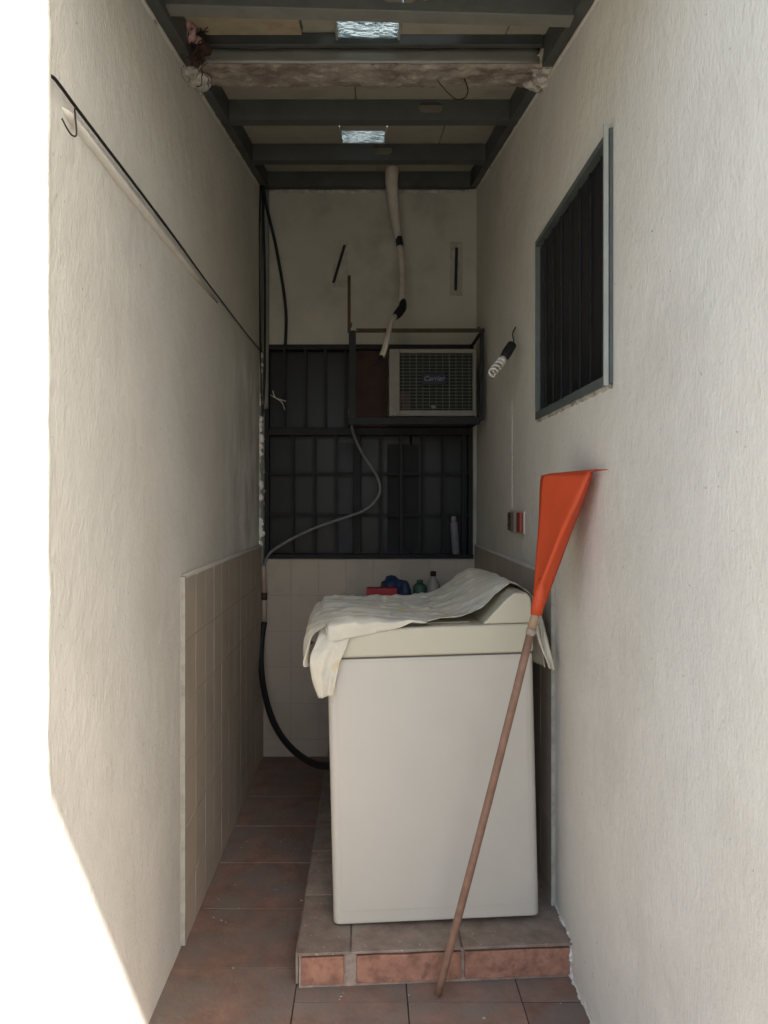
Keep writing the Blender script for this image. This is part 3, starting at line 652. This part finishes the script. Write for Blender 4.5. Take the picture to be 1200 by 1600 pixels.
tag(wb.build('wire_scrap', M['pvc'], smooth=True), 'frayed pale wire scrap caught on the upper window bars', 'wire', None, 'thing')

# spray can standing on the sill
cs = empty('tall_can', P(711,866,YB-.04), 'slim grey canister standing on the window sill at the right', 'canister', None, 'thing')
a = P(712.5,866,YB-.034); rot = Matrix.Rotation(R(-4), 4, 'Y')
MB().lathe([(.020,0),(.022,.004),(.022,.172),(.018,.184),(.010,.190)], a, 16, rot).build('can_body', M['can'], cs, smooth=True)
MB().lathe([(.014,.189),(.014,.212),(.010,.216)], a, 14, rot).build('can_cap', M['clear'], cs, smooth=True)
# lamp on the right wall
lb = empty('hanging_lamp', P(800,515,3.23), 'spiral energy saving bulb in a black socket on a wire from the right wall', 'lamp', None, 'thing')
MB().tube(spline([(XR-.001,3.22,2.185), P(801,522,3.20), P(803,535,3.16), P(799,544,3.12)], 6), .003, 6).build('lamp_wire', M['black'], lb, smooth=True)
s0, s1, s2 = P(801,537,3.13), P(786,561,3.08), P(766,582,3.02)
d = (s2-s0).normalized()
MB().tube([s0, s0+d*.008, s0.lerp(s1,.6), s1], [.010,.019,.021,.017], 12).build('socket', M['black'], lb, smooth=True)
MB().tube([s1, s1+d*.022, s1+d*.024], [.017,.019,.014], 12).build('bulb_base', M['bulb'], lb, smooth=True)
u = d.cross(Vector((0,0,1))).normalized(); v_ = d.cross(u); pts = []
L_ = (s2-s1).length
for k in range(73):
    t = k/72; a_ = t*3.5*2*math.pi; pts.append(s1+d*(.026+t*(L_-.026))+(u*math.cos(a_)+v_*math.sin(a_))*.015)
MB().tube(pts, .0048, 6).build('spiral_tube', M['bulb'], lb, smooth=True)
# socket outlets
el = empty('wall_outlet', (XR-.002, 3.14, 1.37), 'pale outlet plate with brown and red inserts on the right wall', 'outlet', None, 'thing')
bevel(MB().box((XR-.010, 3.01, 1.322), (XR-.001, 3.31, 1.418)).build('cover_plate', M['pvc'], el), .004)
bevel(MB().box((XR-.022, 3.215, 1.33), (XR-.0105, 3.295, 1.408)).build('socket_insert', M['brownplate'], el), .003)
bevel(MB().box((XR-.024, 3.02, 1.33), (XR-.0105, 3.09, 1.410)).build('socket_insert', M['redbrown'], el), .003)
for z in (1.35, 1.385): MB().box((XR-.0235, 3.24, z), (XR-.0222, 3.27, z+.008)).build('socket_slot', M['black'], el)

# ================================================================== wash tub behind the machine, with bottles
st = empty('wash_sink', (.25, 4.1, 0), 'concrete laundry sink hidden behind the washing machine', 'sink', None, 'thing')
zt = P(600,944,4.1).z
MB().box((-.12,3.86,0),(-.04,4.37,zt-.12)).box((.50,3.86,0),(.58,4.37,zt-.12)).build('legs', M['slab'], st)
MB().box((-.15,3.83,zt-.12),(.60,4.375,zt-.012),.01).build('basin', M['slab'], st); MB().box((-.155,3.82,zt-.0118),(.602,4.375,zt),.004).build('rim', M['slab'], st)
def onshelf(x, Y=4.08): return Vector(((x-575)/1200*Y, Y, zt))
p = onshelf(598,4.0); o = bevel(MB().box((p.x-.085, 3.98, zt), (p.x+.075, 4.05, zt+.098)).build('red_box', M['red']), .004); tag(o, 'red packet lying behind the covered washing machine', 'packet', None, 'thing')
bb = MB().lump(onshelf(617,4.12)+Vector((-.012,0,.075)), (.066,.045,.072), 4, .35, 3, 7).lump(onshelf(617,4.12)+Vector((.045,.0,.058)), (.045,.04,.062), 9, .35, 3, 7); o = bb.build('detergent_bag', M['blue'], smooth=True); tag(o, 'crumpled dark blue bag behind the red packet', 'bag', None, 'thing')
gb = empty('green_bottle', onshelf(656,4.1), 'short green bottle between the blue bag and the cloudy bottle', 'bottle', None, 'thing')
MB().lathe([(.034,0),(.038,.01),(.038,.09),(.030,.105),(.016,.112)], onshelf(656,4.1), 16).build('bottle_body', M['green'], gb, smooth=True)
MB().lathe([(.017,.111),(.017,.128),(.012,.13)], onshelf(656,4.1), 14).build('bottle_cap', M['green'], gb, smooth=True)
cbt = empty('cloudy_bottle', onshelf(677,4.12), 'cloudy plastic bottle with a dark cap behind the machine', 'bottle', None, 'thing')
MB().lathe([(.033,0),(.037,.01),(.037,.09),(.030,.118),(.014,.142),(.013,.150)], onshelf(677,4.12), 16).build('bottle_body', M['clear'], cbt, smooth=True)
MB().lathe([(.0155,.149),(.0155,.172),(.012,.174)], onshelf(677,4.12), 14).build('bottle_cap', M['black'], cbt, smooth=True)

# ================================================================== washing machine
WM = empty('washing_machine', (-.108, 2.414, .1125), 'old white top loading washing machine half covered by a cloth', 'washing machine', None, 'thing', rot=(0, -.024, .040))
W, D, H = .655, .66, .846
def loc(name, q, m, par, smooth=False, bev=0):
    o = q.build(name, m, par, smooth=smooth, local=True)
    if bev: bevel(o, bev, 4)
    return o
# feet
for (x, y) in ((.05,.05),(W-.05,.05),(.05,D-.05),(W-.05,D-.05)):
    o = loc('foot', MB().lathe([(.020,.0015),(.020,.006),(.012,.008),(.012,.02)], (x, y, 0), 12), M['pvc'], WM); 
loc('base_rail', MB().box((.03,.03,.004),(W-.03,D-.03,.0075),.001), M['enamel'], WM)
def slab_round(x0,x1,y0,y1,z0,z1,r,n=6):
    poly = []
    for (cx, cy_, a0) in ((x1-r,y0+r,-90),(x1-r,y1-r,0),(x0+r,y1-r,90),(x0+r,y0+r,180)):
        for k in range(n+1): a_ = R(a0+90*k/n); poly.append((cx+r*math.cos(a_), cy_+r*math.sin(a_), z0))
    return MB().prism(poly, (0,0,z1-z0))
body = loc('cabinet', slab_round(0, W, 0, D, .008, H-.004, .022), M['enamel'], WM, bev=.006)
loc('side_panel', MB().box((.028,-.0022,.050),(W-.026,-.0002,H-.012),.0008), M['enamel'], body)
loc('seam', slab_round(.003, W-.003, .003, D-.003, H-.0038, H+.0002, .02), M['gap'], WM)
deck = loc('top_deck', slab_round(-.003, W+.003, -.004, D+.003, H+.0005, H+.092, .024), M['cream'], WM, bev=.009)
# lid on the deck and the control console along the right side
loc('lid', MB().box((.05,.05,H+.0925),(.46,D-.05,H+.0965),.003), M['cream'], WM)
prof = [(.495,H+.0925),(.575,H+.172),(.60,H+.190),(.640,H+.188),(.652,H+.170),(.654,H+.0925)]
con = MB().prism([(x, .004, z) for x, z in prof], (0, D-.01, 0)); loc('control_console', con, M['cream'], WM, bev=.006)

# ================================================================== the sheet over the machine
cl = empty('cover_sheet', (-.108, 2.414, .1125), 'crumpled old white sheet draped over the top of the washing machine', 'sheet', None, 'thing', rot=(0, -.024, .040))
NU, NV = 150, 90
TOP = H+.099
def path(v):
    """section across the machine (x, z) at depth v in 0..1, left drop to right drop"""
    d0 = .085*(1-min(1, v*1.6))+.03+.05*v      # left drop: long at the front corner
    return [(-.052+.02*v, TOP-.01-d0), (-.060, TOP-.06-d0*.45), (-.048, TOP-.035), (-.015, TOP-.006+.006*v), (.06, TOP+.004), (.20, TOP+.004), (.34, TOP+.001), (.42, TOP+.006+.01*v),
            (.495, TOP+.040+.02*v), (.555, TOP+.082+.018*v), (.605, TOP+.100), (.650, TOP+.088), (.672, TOP+.052), (.680, TOP-.01), (.690, TOP-.06-.03*(1-v)), (.700, TOP-.11-.06*(1-v))]
def front(u):
    """where the near edge of the sheet lies (y, drop) for u across"""
    x = u
    return x
vs = []; 
for j in range(NV+1):
    v = j/NV; sp = spline([Vector((x, 0, z)) for x, z in path(v)], 14); 
    # resample by arc length
    L = [0]
    for k in range(1, len(sp)): L.append(L[-1]+(sp[k]-sp[k-1]).length)
    for i in range(NU+1):
        t = L[-1]*i/NU; k = 1
        while k < len(L)-1 and L[k] < t: k += 1
        f = (t-L[k-1])/max(1e-9, L[k]-L[k-1]); p = sp[k-1].lerp(sp[k], f); u = i/NU
        x, z = p.x, p.z
        # near edge: overhangs the deck front on the left, draws back up the console on the right
        fe = -.020 if x < .0 else (-.016+.016*min(1, x/.30) if x < .30 else (.0+.02*(x-.30)/.2 if x < .5 else .02+.10*min(1, (x-.5)/.13)))
        if x > .655: fe = .05
        y = fe+(D+.03-fe)*v
        if 0 <= x < .32 and v < .07:      # the hem hangs a little over the front edge
            z -= (1-v/.07)*.050*(1-x/.32)**.8; y = -.012-.006*math.sin(x*30)
        if x >= .32 and x < .50 and v < .05: z += .010*(1-v/.05)*math.sin((x-.32)/.18*math.pi)
        q = Vector((x*5.0+1.7, y*6.5, z*3)); q2 = Vector((x*14, y*11+4, z*12))
        q3 = Vector((x*5+y*9, y*3-x*2, 7.1)); wr = .012*noise.noise(q)+.009*max(0, .25-abs(noise.noise(q2*.8)))*2+.008*max(0, .22-abs(noise.noise(q3*1.6)))*3+.0025*noise.noise(q2*2.3)
        diag = .006*math.sin((x*1.2+y*2.2)*26+3*noise.noise(q))*max(0, 1-abs(x-.05)*3)
        if z > TOP-.02 and x > -.02: z += abs(wr)*1.1+max(0, diag)
        else:
            fold = .011*math.sin((y*2.3+z*.5)*24+2*noise.noise(q))+.008*noise.noise(q2); x += fold*(1 if x > .3 else -1)*.9-(.008 if x < .3 else 0); y += .006*noise.noise(q2*1.5)
        if u > .965: z += .02*noise.noise(Vector((y*12, 0, 3)))
        if u < .03: z += .020*noise.noise(Vector((y*14, 5, 1)))
        vs.append((x, y, z+.003))
fs = [(j*(NU+1)+i, j*(NU+1)+i+1, (j+1)*(NU+1)+i+1, (j+1)*(NU+1)+i) for j in range(NV) for i in range(NU)]
q = MB().add(vs, fs); sheet = q.build('sheet_cloth', M['cloth'], cl, smooth=True, local=True)
s_ = sheet.modifiers.new('solid', 'SOLIDIFY'); s_.thickness = .0011; s_.offset = 0
# the corner flap hanging at the near left corner
def flap(name, rows, par, seed, nf=3, amp=.008):
    """rows: list of (left point, right point) from top to bottom, in place coordinates"""
    n = 24; m_ = len(rows); q = MB(); grid = []
    A = spline([r_[0] for r_ in rows], 8); B = spline([r_[1] for r_ in rows], 8)
    for k in range(len(A)):
        for i in range(n+1):
            t = i/n; p = A[k].lerp(B[k], t)
            p.y += amp*math.sin(t*nf*2*math.pi+seed+k*.05)*min(1, k/6)+.004*noise.noise(Vector((t*6, k*.2, seed)))
            grid.append(p)
    fs = [(k*(n+1)+i, k*(n+1)+i+1, (k+1)*(n+1)+i+1, (k+1)*(n+1)+i) for k in range(len(A)-1) for i in range(n)]
    o = q.add(grid, fs).build(name, M['cloth'], par, smooth=True); s_ = o.modifiers.new('solid', 'SOLIDIFY'); s_.thickness = .002; return o
flap('hanging_corner', [(P(503,975,2.45), P(545,998,2.395)), (P(494,1003,2.40), P(541,1012,2.385)), (P(484,1030,2.38), P(531,1035,2.383)), (P(487,1062,2.385), P(525,1062,2.385)), (P(497,1091,2.39), P(519,1088,2.388))], cl, 1.0, 1.2, .007)
flap('hanging_end', [(P(829,935,2.52), P(832,930,2.60)), (P(834,965,2.50), P(846,962,2.56)), (P(840,1000,2.48), P(856,1000,2.50)), (P(852,1030,2.47), P(864,1032,2.47)), (P(857,1044,2.46), P(867,1047,2.46))], cl, 2.0, 1.5, .008)

# ================================================================== orange dustpan on its stick
dp = empty('long_dustpan', P(683,1560,2.245), 'orange plastic dustpan on a long brown stick leaning upside down on the right wall', 'dustpan', None, 'thing')
def sheetmesh(rows, name, m, par, th=.0035, n=10, sm=True):
    q = MB(); g_ = []
    for (a, b_, bulge) in rows:
        for i in range(n+1):
            t = i/n; p = a.lerp(b_, t); p = p+bulge*math.sin(math.pi*t); g_.append(p)
    fs = [(k*(n+1)+i, k*(n+1)+i+1, (k+1)*(n+1)+i+1, (k+1)*(n+1)+i) for k in range(len(rows)-1) for i in range(n)]
    o = q.add(g_, fs).build(name, m, par, smooth=sm); s_ = o.modifiers.new('solid', 'SOLIDIFY'); s_.thickness = th; s_.offset = 0; return o
Z3 = Vector((0,0,0))
TL, TR = P(845,744,2.25), P(922,737,2.03)
rows = []
for k in range(15):
    t = k/14
    lft = spline([P(855,743,2.22), P(845,749,2.25), P(843,800,2.235), P(839,860,2.21), P(835,915,2.185), P(832,948,2.165)], 7)[int(t*35)]
    rgt = spline([TR, P(903,782,2.05), P(881,826,2.08), P(863,868,2.11), P(845,915,2.14), P(840,948,2.15)], 6)[int(t*30)]
    ridge = Vector((.0,.004,0)) if k in (3,) else Z3
    rows.append((lft, rgt, ridge+Vector((.012,.01,0))*(t*(1-t))))
pan = sheetmesh(rows, 'pan_plate', M['orange'], dp)
sheetmesh([(a, b_, Z3) for a, b_ in zip(spline([TR, P(903,782,2.05), P(881,826,2.08), P(863,868,2.11), P(845,915,2.14), P(837,950,2.15)], 4), spline([P(926,737,2.04), P(911,784,2.09), P(891,836,2.12), P(875,880,2.15), P(862,915,2.165), P(848,954,2.165)], 4))], 'side_flange', M['orange'], dp, n=4)
sheetmesh([(TL+Vector((0,0,.0)), TR, Z3), (TL+Vector((.03,.008,.007)), TR+Vector((.014,-.004,.005)), Z3), (Vector((XR-.008,2.29,TL.z+.010)), P(950,734,1.945), Z3)], 'lip', M['orange'], dp, .003)
sheetmesh([(P(846,748,2.262), P(835,948,2.20), Z3), (P(862,752,2.30), P(842,946,2.22), Z3)], 'side_flange', M['orange'], dp, n=8)
MB().tube(spline([P(848,792,2.228), P(860,797,2.195), P(877,798,2.15), P(893,793,2.09), P(901,786,2.06)], 6), .0022, 6).build('pressed_ridge', M['orange'], dp, smooth=True)
fe = [P(848,905,2.155), P(843,930,2.155), P(838,960,2.155)]
MB().tube(fe, [.012,.016,.0165], 14).build('ferrule', M['orange'], dp, smooth=True)
p_top, p_bot = P(839,950,2.155), P(684,1556,2.245)
p_bot.z = .012
dd = p_bot-p_top
k1 = p_top+dd*.055
MB().tube([p_top, k1], .0125, 12).build('stick_end', M['tanstick'], dp, smooth=True)
MB().tube([k1-dd*.004, k1+dd*.004, k1+dd*.012], [.0135,.0150,.0135], 12).build('tape_band', M['palegrout'], dp, smooth=True)
MB().tube([k1+dd*.010]+[p_top+dd*t+Vector((.003*math.sin(t*3.1),0,0)) for t in (.2,.35,.5,.65,.8,.95,1.0)], [.0118]*7+[.0112], 12).build('stick', M['handle'], dp, smooth=True)

# ================================================================== the neighbouring house that shades the passage (out of the frame, above right; upper storey shaped to set the sun edge)
hs = empty('neighbour_house', (2.5, 2.5, 0), 'unseen white upper storey shaped to shade the passage beside it', 'house', None, 'thing')
MB().box((.83,-.25,3.27),(4.5,.95,4.93)).build('unseen_storey', M['housewall'], hs)  # unseen block, sized to cast the sun edge on the left wall
MB().box((.83,.8,0),(4.5,6.5,3.269)).build('ground_storey', M['housewall'], hs)
lh = empty('left_house', (-3, 2, 0), 'white house body behind the left wall', 'house', None, 'thing')
MB().box((-4.5,1.450,0),(-.815,6.5,3.7)).build('house_wall', M['housewall'], lh)
